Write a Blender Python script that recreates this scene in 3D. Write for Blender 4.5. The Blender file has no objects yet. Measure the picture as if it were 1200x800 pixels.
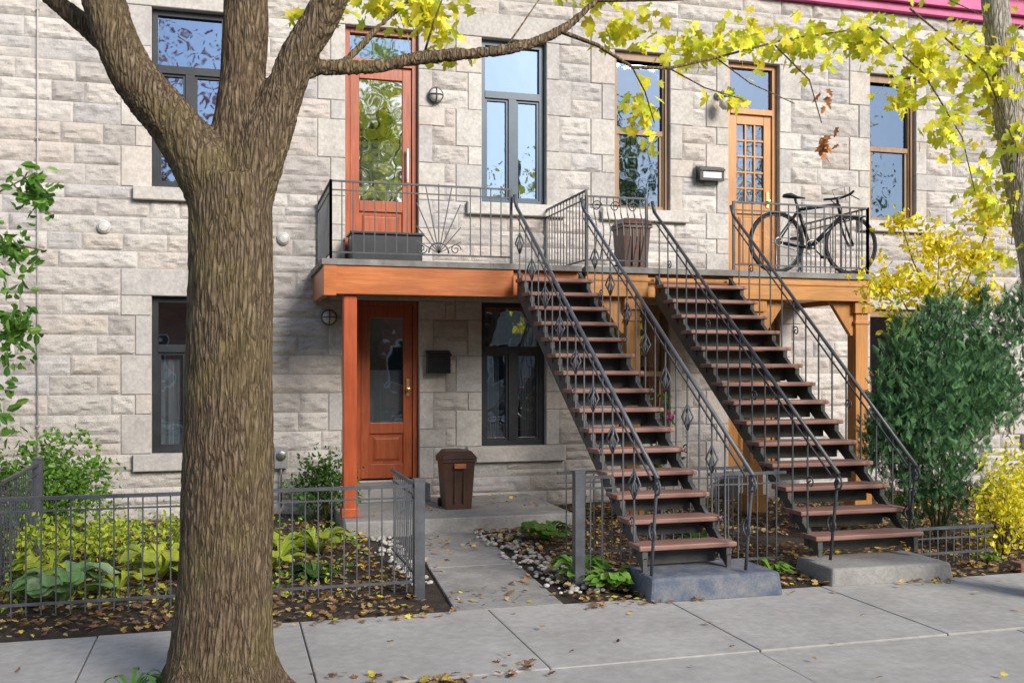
import bpy, math, random
import numpy as np
from mathutils import Vector, noise, Matrix
random.seed(7); rng=np.random.default_rng(7)
scene=bpy.context.scene
R=math.radians

# ---------------------------------------------------------------- materials
def newmat(name):
    m=bpy.data.materials.new(name); m.use_nodes=True
    nt=m.node_tree; b=nt.nodes['Principled BSDF']; return m,nt,b
def coords(nt,scale=(1,1,1)):
    tc=nt.nodes.new('ShaderNodeTexCoord'); mp=nt.nodes.new('ShaderNodeMapping')
    mp.inputs['Scale'].default_value=scale
    nt.links.new(tc.outputs['Object'],mp.inputs['Vector']); return mp.outputs['Vector']
def noisenode(nt,vec,scale,detail=5,rough=.6):
    n=nt.nodes.new('ShaderNodeTexNoise'); n.inputs['Scale'].default_value=scale
    n.inputs['Detail'].default_value=detail; n.inputs['Roughness'].default_value=rough
    nt.links.new(vec,n.inputs['Vector']); return n.outputs['Fac']
def ramp(nt,fac,stops):
    r=nt.nodes.new('ShaderNodeValToRGB'); e=r.color_ramp.elements
    while len(e)>1: e.remove(e[-1])
    e[0].position=stops[0][0]; e[0].color=(*stops[0][1],1)
    for p,c in stops[1:]:
        q=e.new(p); q.color=(*c,1)
    nt.links.new(fac,r.inputs['Fac']); return r.outputs['Color']
def mixc(nt,a,b,fac,mode='MULTIPLY'):
    m=nt.nodes.new('ShaderNodeMix'); m.data_type='RGBA'; m.blend_type=mode
    if isinstance(fac,float): m.inputs[0].default_value=fac
    else: nt.links.new(fac,m.inputs[0])
    nt.links.new(a,m.inputs[6]); nt.links.new(b,m.inputs[7]); return m.outputs[2]
def bump(nt,b,fac,strength,dist=.01):
    n=nt.nodes.new('ShaderNodeBump'); n.inputs['Strength'].default_value=strength
    n.inputs['Distance'].default_value=dist
    nt.links.new(fac,n.inputs['Height']); nt.links.new(n.outputs['Normal'],b.inputs['Normal'])
def noisy(name,c1,c2,scale=8,rough=.8,bs=.3,bd=.01,stretch=(1,1,1),metal=0,c3=None,lo=.35,hi=.65,spec=.5):
    m,nt,b=newmat(name); v=coords(nt,stretch)
    f=noisenode(nt,v,scale)
    st=[(lo,c1),(hi,c2)]
    if c3: st.append((min(.99,hi+.12),c3))
    col=ramp(nt,f,st)
    f2=noisenode(nt,v,scale*9,4)
    col=mixc(nt,col,ramp(nt,f2,[(.3,(.8,.8,.8)),(.7,(1.1,1.1,1.1))]),.8)
    nt.links.new(col,b.inputs['Base Color']); b.inputs['Roughness'].default_value=rough
    b.inputs['Metallic'].default_value=metal; b.inputs['Specular IOR Level'].default_value=spec
    bump(nt,b,f2,bs,bd); return m
def attrmat(name,rough=.8,trans=0,bs=.0,scale=40,spec=.3,big=False):
    m,nt,b=newmat(name); a=nt.nodes.new('ShaderNodeAttribute'); a.attribute_name='Col'
    v=coords(nt); f=noisenode(nt,v,scale,4)
    col=mixc(nt,a.outputs['Color'],ramp(nt,f,[(.3,(.78,.78,.78)),(.7,(1.15,1.15,1.15))]),.8)
    if big:
        g=noisenode(nt,v,4,6,.65); col=mixc(nt,col,ramp(nt,g,[(.34,(.80,.78,.76)),(.5,(1,1,1)),(.7,(1.08,1.07,1.05))]),.9)
    nt.links.new(col,b.inputs['Base Color']); b.inputs['Roughness'].default_value=rough
    b.inputs['Specular IOR Level'].default_value=spec
    if bs: bump(nt,b,f,bs)
    if trans:
        t=nt.nodes.new('ShaderNodeBsdfTranslucent'); nt.links.new(col,t.inputs['Color'])
        mx=nt.nodes.new('ShaderNodeMixShader'); mx.inputs[0].default_value=trans
        nt.links.new(b.outputs[0],mx.inputs[1]); nt.links.new(t.outputs[0],mx.inputs[2])
        nt.links.new(mx.outputs[0],nt.nodes['Material Output'].inputs['Surface'])
    return m
def stonemat():
    m,nt,b=newmat('rock_faced_limestone'); a=nt.nodes.new('ShaderNodeAttribute'); a.attribute_name='Col'
    v=coords(nt); f=noisenode(nt,v,6,5,.68); f2=noisenode(nt,v,45,5,.7)
    c=mixc(nt,a.outputs['Color'],ramp(nt,f,[(.32,(.80,.79,.80)),(.48,(1,.99,.975)),(.7,(1.08,1.06,1.03))]),1.0)
    c=mixc(nt,c,ramp(nt,f2,[(.3,(.80,.79,.78)),(.6,(1.05,1.05,1.05))]),.75)
    v2=coords(nt,(1.2,1,.3)); f3=noisenode(nt,v2,1.5,4,.6)
    c=mixc(nt,c,ramp(nt,f3,[(.33,(.83,.82,.84)),(.55,(1,1,1))]),.65)
    nt.links.new(c,b.inputs['Base Color']); b.inputs['Roughness'].default_value=.92
    b.inputs['Specular IOR Level'].default_value=.2
    bump(nt,b,f2,.85,.012); return m
def wood(name,c1,c2,axis='z',rough=.35,scale=6):
    s={'z':(6,6,.5),'x':(.5,6,6),'y':(6,.5,6)}[axis]
    m,nt,b=newmat(name); v=coords(nt,s); f=noisenode(nt,v,scale,6,.65)
    col=ramp(nt,f,[(.3,c1),(.68,c2)])
    v1=coords(nt); g=noisenode(nt,v1,1.7,3)
    col=mixc(nt,col,ramp(nt,g,[(.3,(.78,.76,.74)),(.65,(1.06,1.06,1.06))]),.9)
    nt.links.new(col,b.inputs['Base Color']); b.inputs['Roughness'].default_value=rough
    bump(nt,b,f,.25,.004); return m
def glassmat(name,refl=.5,tint=(.5,.55,.6),wave=.02,gc=(.42,.60,.90)):
    m,nt,b=newmat(name); nt.nodes.remove(b)
    g=nt.nodes.new('ShaderNodeBsdfGlossy'); g.inputs['Roughness'].default_value=.02
    g.inputs['Color'].default_value=(*gc,1)
    t=nt.nodes.new('ShaderNodeBsdfTransparent'); t.inputs['Color'].default_value=(*tint,1)
    mx=nt.nodes.new('ShaderNodeMixShader'); mx.inputs[0].default_value=refl
    v=coords(nt); f=noisenode(nt,v,2.2,2)
    bp=nt.nodes.new('ShaderNodeBump'); bp.inputs['Strength'].default_value=.16; bp.inputs['Distance'].default_value=wave
    nt.links.new(f,bp.inputs['Height']); nt.links.new(bp.outputs['Normal'],g.inputs['Normal'])
    nt.links.new(t.outputs[0],mx.inputs[1]); nt.links.new(g.outputs[0],mx.inputs[2])
    nt.links.new(mx.outputs[0],nt.nodes['Material Output'].inputs['Surface']); return m

M={}
M['stone']=stonemat()
M['mortar']=noisy('mortar',(.42,.395,.365),(.52,.49,.455),6,.95,.4)
M['trim']=attrmat('dressed_limestone',.9,0,.4,30,.2,True)
M['iron']=noisy('black_painted_iron',(.045,.048,.056),(.08,.083,.09),9,.42,.3,.002,c3=(.11,.095,.08))
M['irongrey']=noisy('grey_painted_iron',(.07,.077,.09),(.12,.128,.145),7,.45,.3,.002)
M['stringer']=noisy('dark_painted_stringer',(.06,.06,.062),(.11,.11,.112),5,.55,.3,.003,c3=(.17,.16,.15))
M['stringerg']=noisy('greenish_dark_paint',(.055,.06,.052),(.10,.103,.09),5,.55,.3,.003,c3=(.15,.15,.135))
M['tread']=wood('worn_tread_paint',(.23,.105,.08),(.38,.22,.175),'x',.6,5)
M['beamred']=wood('varnished_red_cedar_beam',(.40,.095,.022),(.60,.20,.055),'x',.35)
M['postred']=wood('red_stained_post',(.40,.065,.018),(.55,.12,.04),'z',.35)
M['doorred']=wood('mahogany_door',(.29,.055,.022),(.45,.12,.042),'z',.3)
M['orange']=wood('honey_stained_wood',(.42,.17,.04),(.61,.29,.085),'z',.4)
M['orangex']=wood('honey_stained_beam',(.42,.17,.04),(.60,.29,.085),'x',.4)
M['winbrown']=wood('brown_window_frame',(.24,.135,.065),(.37,.23,.12),'z',.5)
M['winblack']=noisy('charcoal_window_frame',(.022,.025,.03),(.035,.04,.046),5,.35,.1,.001)
M['winblue']=noisy('slate_blue_window_frame',(.03,.065,.10),(.045,.085,.13),5,.35,.1,.001)
M['glass']=glassmat('window_glass',.56)
M['glassdoor']=glassmat('door_glass',.62,(.5,.55,.6),.02,(.82,.88,.95))
M['glassdim']=glassmat('dim_window_glass',.30,(.5,.55,.6),.02,(.42,.60,.92))
M['glasslow']=glassmat('window_glass_lower',.45,(.65,.70,.74),.02,(.80,.86,.94))
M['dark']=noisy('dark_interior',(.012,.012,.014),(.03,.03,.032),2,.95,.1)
M['curtain']=noisy('curtain_fabric',(.40,.42,.42),(.60,.62,.61),5,.9,.5,.02,(8,1,.3))
M['deck']=noisy('weathered_grey_deck',(.18,.17,.16),(.30,.29,.27),5,.85,.5,.01,(1,8,1))
M['concrete']=noisy('sidewalk_concrete',(.43,.41,.38),(.52,.50,.465),1.8,.92,.5,.004,c3=(.56,.54,.51))
M['concold']=noisy('old_grey_concrete',(.28,.27,.255),(.40,.385,.36),4,.93,.7,.008,c3=(.45,.435,.405))
M['concblue']=noisy('blue_painted_concrete',(.09,.115,.18),(.23,.24,.25),7,.85,.6,.006,c3=(.33,.32,.31))
M['asphalt']=noisy('asphalt',(.04,.04,.042),(.07,.07,.07),30,.95,.8,.006)
M['soil']=noisy('dark_soil',(.045,.032,.023),(.10,.073,.05),9,.98,1,.03,c3=(.15,.11,.07))
M['grass']=noisy('lawn_ground',(.04,.06,.02),(.09,.10,.04),6,.98,1,.03)
M['pink']=noisy('pink_painted_cornice',(.50,.06,.20),(.60,.10,.27),4,.5,.2,.002)
M['cream']=noisy('cream_painted_wood',(.55,.52,.46),(.66,.63,.57),4,.6,.2,.002)
M['binbrown']=noisy('brown_bin_plastic',(.085,.04,.028),(.12,.065,.046),4,.42,.1,.002)
M['white']=noisy('white_enamel',(.62,.62,.6),(.75,.75,.73),6,.4,.1,.001)
M['label']=noisy('bin_label',(.55,.12,.05),(.65,.2,.08),9,.5,.1,.001)
M['black']=noisy('black_rubber',(.012,.012,.013),(.022,.022,.024),8,.7,.2,.001)
M['blackgloss']=noisy('black_gloss_paint',(.012,.012,.014),(.02,.02,.022),8,.25,.05,.001)
M['steel']=noisy('brushed_steel',(.45,.45,.46),(.6,.6,.6),12,.3,.1,.001,metal=1)
M['brass']=noisy('brass',(.6,.42,.15),(.75,.55,.25),12,.3,.1,.001,metal=1)
M['brick']=noisy('brick_facade',(.22,.10,.075),(.34,.17,.125),3,.9,.5,.01)
M['greystone']=noisy('grey_stone_facade',(.30,.29,.28),(.43,.42,.40),3,.9,.5,.01)
M['lampglass']=noisy('frosted_lamp_glass',(.55,.53,.48),(.68,.66,.6),10,.25,.1,.001)
M['leaf']=attrmat('leaf_tissue',.5,.35,0,60)
M['needle']=attrmat('evergreen_needles',.65,.2,0,60)
M['dry']=attrmat('dry_leaves',.85,.15,0,60)
M['pebble']=attrmat('pale_pebbles',.8,0,.2,40)
def barkmat(name,cs):
    m,nt,b=newmat(name); v=coords(nt,(1,1,.14)); 
    w=noisenode(nt,v,9,3)
    va=nt.nodes.new('ShaderNodeVectorMath'); va.operation='MULTIPLY_ADD'
    cmb=nt.nodes.new('ShaderNodeCombineXYZ')
    for i in range(3): nt.links.new(w,cmb.inputs[i])
    nt.links.new(cmb.outputs[0],va.inputs[0]); va.inputs[1].default_value=(.09,.09,.09); nt.links.new(v,va.inputs[2])
    vo=nt.nodes.new('ShaderNodeTexVoronoi'); vo.feature='DISTANCE_TO_EDGE'; vo.inputs['Scale'].default_value=52
    nt.links.new(va.outputs[0],vo.inputs['Vector'])
    f=noisenode(nt,coords(nt,(1,1,.35)),60,6,.7)
    v2=coords(nt); g=noisenode(nt,v2,2.6,5)
    c=ramp(nt,f,[(.32,cs[0]),(.5,cs[1]),(.68,cs[2])])
    crack=ramp(nt,vo.outputs['Distance'],[(0,(.45,.41,.37)),(.12,(.9,.9,.9)),(.3,(1.06,1.06,1.06))])
    c=mixc(nt,c,crack,.85)
    moss=nt.nodes.new('ShaderNodeRGB'); moss.outputs[0].default_value=(*cs[3],1)
    mr=ramp(nt,g,[(.48,(0,0,0)),(.70,(.5,.5,.5))])
    c=mixc(nt,c,moss.outputs[0],mr,'MIX')
    nt.links.new(c,b.inputs['Base Color']); b.inputs['Roughness'].default_value=.95
    b.inputs['Specular IOR Level'].default_value=.15
    b1=nt.nodes.new('ShaderNodeBump'); b1.inputs['Strength'].default_value=.85; b1.inputs['Distance'].default_value=.013
    cr=ramp(nt,vo.outputs['Distance'],[(0,(0,0,0)),(.25,(1,1,1))]); nt.links.new(cr,b1.inputs['Height'])
    b2=nt.nodes.new('ShaderNodeBump'); b2.inputs['Strength'].default_value=.9; b2.inputs['Distance'].default_value=.009
    nt.links.new(f,b2.inputs['Height']); nt.links.new(b1.outputs[0],b2.inputs['Normal']); nt.links.new(b2.outputs[0],b.inputs['Normal'])
    return m
M['bark']=barkmat('maple_bark',((.13,.09,.055),(.26,.19,.12),(.38,.295,.20),(.28,.235,.09)))
M['barkpale']=barkmat('pale_bark',((.38,.34,.31),(.55,.50,.45),(.65,.60,.55),(.5,.45,.36)))

# ---------------------------------------------------------------- mesh builder
class MB:
    def __init__(s): s.v=[];s.f=[];s.m=[];s.mats=[];s.sm=[]
    def mi(s,k):
        if k not in s.mats: s.mats.append(k)
        return s.mats.index(k)
    def add(s,vs,fs,k,smooth=False):
        o=len(s.v); s.v+=[tuple(p) for p in vs]; i=s.mi(k)
        for f in fs: s.f.append(tuple(o+a for a in f)); s.m.append(i); s.sm.append(smooth)
    def box(s,x0,x1,y0,y1,z0,z1,k):
        v=[(x0,y0,z0),(x1,y0,z0),(x1,y1,z0),(x0,y1,z0),(x0,y0,z1),(x1,y0,z1),(x1,y1,z1),(x0,y1,z1)]
        s.add(v,[(0,3,2,1),(4,5,6,7),(0,1,5,4),(1,2,6,5),(2,3,7,6),(3,0,4,7)],k)
    def hexa(s,b,t,k):
        s.add(list(b)+list(t),[(0,3,2,1),(4,5,6,7),(0,1,5,4),(1,2,6,5),(2,3,7,6),(3,0,4,7)],k)
    def tube(s,pts,r,k,n=6,closed=False,squash=1):
        P=[Vector(p) for p in pts]; N=len(P)
        if not hasattr(r,'__len__'): r=[r]*N
        T=[]
        for i in range(N):
            a=P[(i-1)%N] if (closed or i>0) else P[i]; b=P[(i+1)%N] if (closed or i<N-1) else P[i]
            T.append((b-a).normalized())
        up=Vector((0,0,1)) if abs(T[0].z)<.9 else Vector((1,0,0))
        u=T[0].cross(up).normalized(); vs=[]
        for i in range(N):
            u=(u-T[i]*u.dot(T[i]))
            if u.length<1e-6: u=T[i].orthogonal()
            u.normalize(); w=T[i].cross(u)
            for j in range(n):
                a=2*math.pi*(j+.5)/n
                vs.append(P[i]+(u*math.cos(a)+w*math.sin(a)*squash)*r[i])
        fs=[]
        for i in range(N if closed else N-1):
            for j in range(n):
                a=i*n+j;b=i*n+(j+1)%n;c=((i+1)%N)*n+(j+1)%n;d=((i+1)%N)*n+j
                fs.append((a,b,c,d))
        if not closed:
            fs.append(tuple(range(n-1,-1,-1))); fs.append(tuple((N-1)*n+j for j in range(n)))
        s.add(vs,fs,k,n>4)
    def build(s,name,parent=None,bevel=0):
        me=bpy.data.meshes.new(name); me.from_pydata(s.v,[],s.f)
        for k in s.mats: me.materials.append(M[k])
        me.polygons.foreach_set('material_index',s.m); me.polygons.foreach_set('use_smooth',s.sm)
        me.update(); o=bpy.data.objects.new(name,me); scene.collection.objects.link(o)
        if parent: o.parent=parent
        if bevel:
            b=o.modifiers.new('bevel','BEVEL'); b.width=bevel; b.segments=2; b.limit_method='ANGLE'
        return o
def empty(name):
    o=bpy.data.objects.new(name,None); scene.collection.objects.link(o); return o
def colmesh(name,v,faces,cols,mat,parent=None,smooth=False):
    me=bpy.data.meshes.new(name)
    me.from_pydata(v.tolist() if hasattr(v,'tolist') else v,[],faces)
    at=me.color_attributes.new('Col','FLOAT_COLOR','POINT')
    c=np.ones((len(v),4),dtype=np.float32); c[:,:3]=np.asarray(cols)[:,:3]
    at.data.foreach_set('color',c.ravel()); me.materials.append(M[mat])
    if smooth: me.polygons.foreach_set('use_smooth',[True]*len(me.polygons))
    me.update(); o=bpy.data.objects.new(name,me); scene.collection.objects.link(o)
    if parent: o.parent=parent
    return o

# ---------------------------------------------------------------- leaves
MH=[(0,0),(.38,.0),(.27,.22),(.56,.46),(.22,.50),(.27,.72),(0,1)]
def tmpl(kind):
    if kind=='maple':
        V=[(x,y,.12*x) for x,y in MH]+[(-x,y,.12*x) for x,y in MH[1:-1]]
        F=[(0,1,2,3,4,5,6),(0,6,11,10,9,8,7)]
    elif kind=='oval':
        V=[(0,0,0),(.26,.3,.08),(.22,.7,.06),(0,1,-.08),(-.22,.7,.06),(-.26,.3,.08)]
        F=[(0,1,2,3),(0,3,4,5)]
    elif kind=='spray':
        V=[];F=[]
        V+=[(-.02,0,0),(.02,0,0),(0,1.1,0)];F.append((0,1,2))
        for i in range(6):
            y=.1+.15*i; l=.40*(1-.11*i)
            for sg in(-1,1):
                o=len(V); V+=[(0,y,0),(sg*l*.75,y+l*.65,.08),(sg*l*.6,y+l*.82,.02),(0,y+.07,0)]; F.append((o,o+1,o+2,o+3))
    return np.array(V,dtype=float),F
def rotmats(n,updir=None,spread=1.0):
    Y=rng.normal(size=(n,3)); Y/=np.linalg.norm(Y,axis=1)[:,None]
    if updir is not None:
        Y=Y*spread+updir; Y/=np.linalg.norm(Y,axis=1)[:,None]
    A=rng.normal(size=(n,3)); X=np.cross(Y,A); X/=np.linalg.norm(X,axis=1)[:,None]
    Z=np.cross(X,Y); return np.stack([X,Y,Z],axis=2)
def leaves(name,pos,size,cols,kind='oval',mat='leaf',parent=None,R3=None):
    n=len(pos); V,F=tmpl(kind); 
    if R3 is None: R3=rotmats(n)
    size=np.asarray(size); 
    W=np.einsum('nij,vj->nvi',R3,V)*size[:,None,None]+pos[:,None,:]
    W=W.reshape(-1,3); k=len(V)
    faces=[tuple(i*k+a for a in f) for i in range(n) for f in F]
    C=np.repeat(cols,k,axis=0); return colmesh(name,W,faces,C,mat,parent)
def cloud(c,r,n,shell=.45,clump=True):
    d=rng.normal(size=(n,3)); d/=np.linalg.norm(d,axis=1)[:,None]
    rad=(shell+(1-shell)*rng.random(n))
    p=d*rad[:,None]
    if clump:
        f=np.array([noise.noise(Vector(q)*2.6+Vector(c)) for q in p]); p*=(1+.55*f)[:,None]
        keep=f>-.28; p=p[keep]
    return p*np.array(r)+np.array(c)
def palette(n,cs,jit=.10):
    cs=np.array(cs); c=cs[rng.integers(0,len(cs),n)]
    return np.clip(c*(1+rng.normal(size=(n,1))*jit),.004,.97)
YEL=[(.95,.88,.07),(.95,.90,.10),(.90,.90,.10),(.74,.84,.09),(.95,.82,.07)]
GRN=[(.07,.17,.03),(.11,.24,.04),(.16,.31,.06),(.06,.13,.03)]
LIME=[(.52,.62,.07),(.64,.70,.09),(.38,.52,.07)]
BRN=[(.32,.18,.085),(.42,.26,.13),(.25,.13,.06),(.48,.33,.17),(.52,.42,.17),(.36,.19,.10)]

# ---------------------------------------------------------------- HOUSE
house=empty('stone_row_house')
bands=[0,.17,.35,.52,.70]+[.70+.205*i for i in range(1,9)]+[2.62,2.80,2.98,3.155,3.33,3.47]
bands+=[3.47+.209*i for i in range(1,10)]+[5.63,5.80,5.98,6.15]
bands=[round(b,4) for b in bands]
ZL=round(.70+.205*8,4); ZU=round(3.47+.209*9,4)
XW0,XW1=-5.0,13.5
LW=(.70,ZL); UW=(3.47,ZU)
op=[]
def O(x0,x1,z,kind): op.append((x0,x1,z[0],z[1],kind))
for x0,x1 in((-.78,-.02),(2.76,3.53),(4.38,5.09),(7.87,8.56),(-3.9,-3.1),(10.4,11.1)):
    O(x0,x1,LW,'w'); O(x0,x1,UW,'w')
O(1.34,2.04,(.35,ZL),'d'); O(1.22,2.03,(2.62,ZU),'d')
O(5.87,6.57,(.35,ZL),'d'); O(5.87,6.57,(2.62,ZU),'d')
trims=[]
for (x0,x1,z0,z1,k) in op:
    trims.append((x0-.30,x1+.30,z1,2.62 if z1<3 else 5.63,'l'))
    if k=='w': trims.append((x0-.18,x1+.22,.52 if z0<1 else 3.33,z0,'s'))
    bs=[b for b in bands if z0-.001<=b<=z1+.001]
    i=0;alt=0
    while i<len(bs)-1:
        st=2 if (alt%2==0) else 1
        if alt%4==3: st=2
        j=min(i+st,len(bs)-1)
        for side in(0,1):
            w=(.30 if (alt+side)%2==0 else .16)
            if side==0: trims.append((x0-w,x0,bs[i],bs[j],'j'))
            else: trims.append((x1,x1+w,bs[i],bs[j],'j'))
        i=j;alt+=1
excl=[(a,b,c,d) for a,b,c,d,_ in op]+[(a,b,c,d) for a,b,c,d,_ in trims]
SV=[];SF=[];SC=[]
def tone():
    t=random.random()
    if t<.10: c=(.46,.43,.405)
    elif t<.45: c=(.55,.515,.48)
    elif t<.70: c=(.60,.57,.535)
    elif t<.86: c=(.56,.51,.465)
    else: c=(.51,.49,.48)
    k=random.uniform(.93,1.05); return tuple(a*k for a in c)
def rough_stone(x0,x1,z0,z1):
    g=.002; x0+=g;x1-=g;z0+=g;z1-=g
    nx=max(3,int((x1-x0)/.022)); nz=max(4,int((z1-z0)/.022)); o=len(SV); c=tone()
    sx=random.uniform(-50,50); tilt=random.uniform(-.05,.05); tx=random.uniform(-.008,.008)
    dep=random.uniform(.002,.014)
    for i in range(nz+1):
        for j in range(nx+1):
            x=x0+(x1-x0)*j/nx; z=z0+(z1-z0)*i/nz
            e=min(x-x0,x1-x,z-z0,z1-z)
            if e<1e-5: y=-.003
            else:
                ee=min(1,e/.05)**.8
                p=Vector((x*4+sx,z*8,sx)); n1=noise.noise(p); n2=noise.noise(p*3.1)
                n3=abs(noise.noise(p*1.3+Vector((9,9,0))))
                h=dep+.018*n1+.015*n2-.020*n3+tilt*(z-(z0+z1)/2)+tx*(2*j/nx-1)
                y=-.006-ee*max(.001,h+.012)
            xx=x; zz=z
            if 1e-5<e<.03: 
                xx+=.005*noise.noise(Vector((x*30,z*30,sx))); zz+=.005*noise.noise(Vector((x*30,z*30,sx+7)))
            SV.append((xx,y,zz)); SC.append(c)
    for i in range(nz):
        for j in range(nx):
            a=o+i*(nx+1)+j; SF.append((a,a+1,a+nx+2,a+nx+1))
mort=MB()
for bi in range(len(bands)-1):
    z0,z1=bands[bi],bands[bi+1]; zm=(z0+z1)/2
    def free(rects):
        iv=[(XW0,XW1)]
        for (a,b,c,d) in rects:
            if c<zm<d:
                nv=[]
                for (p,q) in iv:
                    if b<=p or a>=q: nv.append((p,q)); continue
                    if a>p+.01: nv.append((p,a))
                    if b<q-.01: nv.append((b,q))
                iv=nv
        return iv
    for p,q in free([(a,b,c,d) for a,b,c,d,_ in op]):
        mort.add([(p,0,z0),(q,0,z0),(q,0,z1),(p,0,z1)],[(0,1,2,3)],'mortar')
    for p,q in free(excl):
        x=p
        while x<q-.001:
            w=random.choice([.30,.42,.52,.62,.75,.9])*random.uniform(.9,1.1)
            if q-(x+w)<.22: w=q-x
            if random.random()<.07 and w>.3 and z1-z0>.16:
                zz=z0+(z1-z0)*random.choice([.45,.55]); rough_stone(x,x+w,z0,zz); rough_stone(x,x+w,zz,z1)
            else: rough_stone(x,x+w,z0,z1)
            x+=w
colmesh('rock_faced_wall',SV,SF,SC,'stone',house)
mort.box(XW0,XW1,.55,6.0,0,6.15,'mortar')
mort.build('mortar_backing',house)
tv=[];tf=[];tc=[]
def tstone(x0,x1,y0,y1,z0,z1):
    g=.002;x0+=g;x1-=g;z0+=g;z1-=g;b=.007; y0+=random.uniform(-.003,.003)
    c=random.choice([(.55,.52,.475),(.585,.555,.515),(.52,.49,.455),(.56,.51,.46),(.50,.475,.45)]); k=random.uniform(.93,1.05)
    o=len(tv)
    P=[(x0,y0+b,z0),(x1,y0+b,z0),(x1,y0+b,z1),(x0,y0+b,z1),(x0+b,y0,z0+b),(x1-b,y0,z0+b),(x1-b,y0,z1-b),(x0+b,y0,z1-b),
       (x0,y1,z0),(x1,y1,z0),(x1,y1,z1),(x0,y1,z1)]
    tv.extend(P); tc.extend([tuple(q*k for q in c)]*12)
    for f in [(4,5,6,7),(0,1,5,4),(1,2,6,5),(2,3,7,6),(3,0,4,7),(8,9,1,0),(9,10,2,1),(10,11,3,2),(11,8,0,3)]:
        tf.append(tuple(o+a for a in f))
for (a,b,c,d,k) in trims:
    if k=='l': tstone(a,b,-.022,.2,c,d)
    elif k=='s': tstone(a,b,-.085,.2,c,d)
    else: tstone(a,b,-.018,.2,c,d)
colmesh('dressed_stone_surrounds',tv,tf,tc,'trim',house)
def window(x0,x1,z0,z1,fr,style,glass='glass',curt=0):
    w=MB(); f=.055; y0,y1=.07,.14; e=.004
    x0+=e;x1-=e;z0+=e;z1-=e
    w.box(x0,x0+f,y0,y1,z0,z1,fr); w.box(x1-f,x1,y0,y1,z0,z1,fr)
    w.box(x0+f,x1-f,y0,y1,z0,z0+f,fr); w.box(x0+f,x1-f,y0,y1,z1-f,z1,fr)
    if style=='casement':
        zt=z1-(z1-z0)*.33
        w.box(x0+f,x1-f,y0-.01,y1,zt-.04,zt+.04,fr)
        xm=(x0+x1)/2; w.box(xm-.045,xm+.045,y0-.008,y1,z0+f,zt-.04,fr)
        for a,b in((x0+f,xm-.045),(xm+.045,x1-f)):
            s=.028
            w.box(a,a+s,y0+.015,y1,z0+f,zt-.04,fr);w.box(b-s,b,y0+.015,y1,z0+f,zt-.04,fr)
            w.box(a+s,b-s,y0+.015,y1,z0+f,z0+f+s,fr);w.box(a+s,b-s,y0+.015,y1,zt-.04-s,zt-.04,fr)
    else:
        zm=z0+(z1-z0)*.5; w.box(x0+f,x1-f,y0+.005,y1,zm-.03,zm+.03,fr)
        s=.035
        w.box(x0+f,x0+f+s,y0+.02,y1,z0+f,zm-.03,fr);w.box(x1-f-s,x1-f,y0+.02,y1,z0+f,zm-.03,fr)
        w.box(x0,x1,y0-.03,y0-.002,z1-.09,z1,fr); w.box(x0,x0+.035,y0-.03,y0-.002,z0,z1-.09,fr); w.box(x1-.035,x1,y0-.03,y0-.002,z0,z1-.09,fr)
    w.add([(x0+.02,.115,z0+.02),(x1-.02,.115,z0+.02),(x1-.02,.115,z1-.02),(x0+.02,.115,z1-.02)],[(0,1,2,3)],glass)
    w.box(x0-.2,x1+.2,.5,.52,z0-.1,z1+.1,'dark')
    if curt:
        n=40
        spans={1:[(x0,x1,z0,z1)],2:[(x0,x0+(x1-x0)*.33,z0,z1),(x1-(x1-x0)*.33,x1,z0,z1)],3:[(x0,x1,z0+(z1-z0)*.55,z1)],4:[(x0,x1,z0,z0+(z1-z0)*.6)]}[curt]
        for (a,b,c,d) in spans:
            vs=[];fs=[]
            for i in range(n+1):
                x=a+(b-a)*i/n; y=.18+.014*math.sin(i*1.3)
                vs+=[(x,y,c),(x,y,d)]
            for i in range(n): fs.append((2*i,2*i+2,2*i+3,2*i+1))
            w.add(vs,fs,'curtain')
    w.build('window',house)
wk={-.78:('winblack','casement',0,4),2.76:('winblack','casement',0,2),4.38:('winbrown','sash',0,3),7.87:('winbrown','sash',0,0),-3.9:('winblack','casement',2,0),10.4:('winbrown','sash',3,3)}
for (x0,x1,z0,z1,k) in op:
    if k!='w': continue
    fr,st,c1,c2=wk[x0]
    up=z0>3
    if up and x0==2.76: fr='winblue'
    window(x0,x1,z0,z1,fr,st,('glassdim' if x0>4 else 'glass') if up else 'glasslow',c1 if up else c2)
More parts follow.
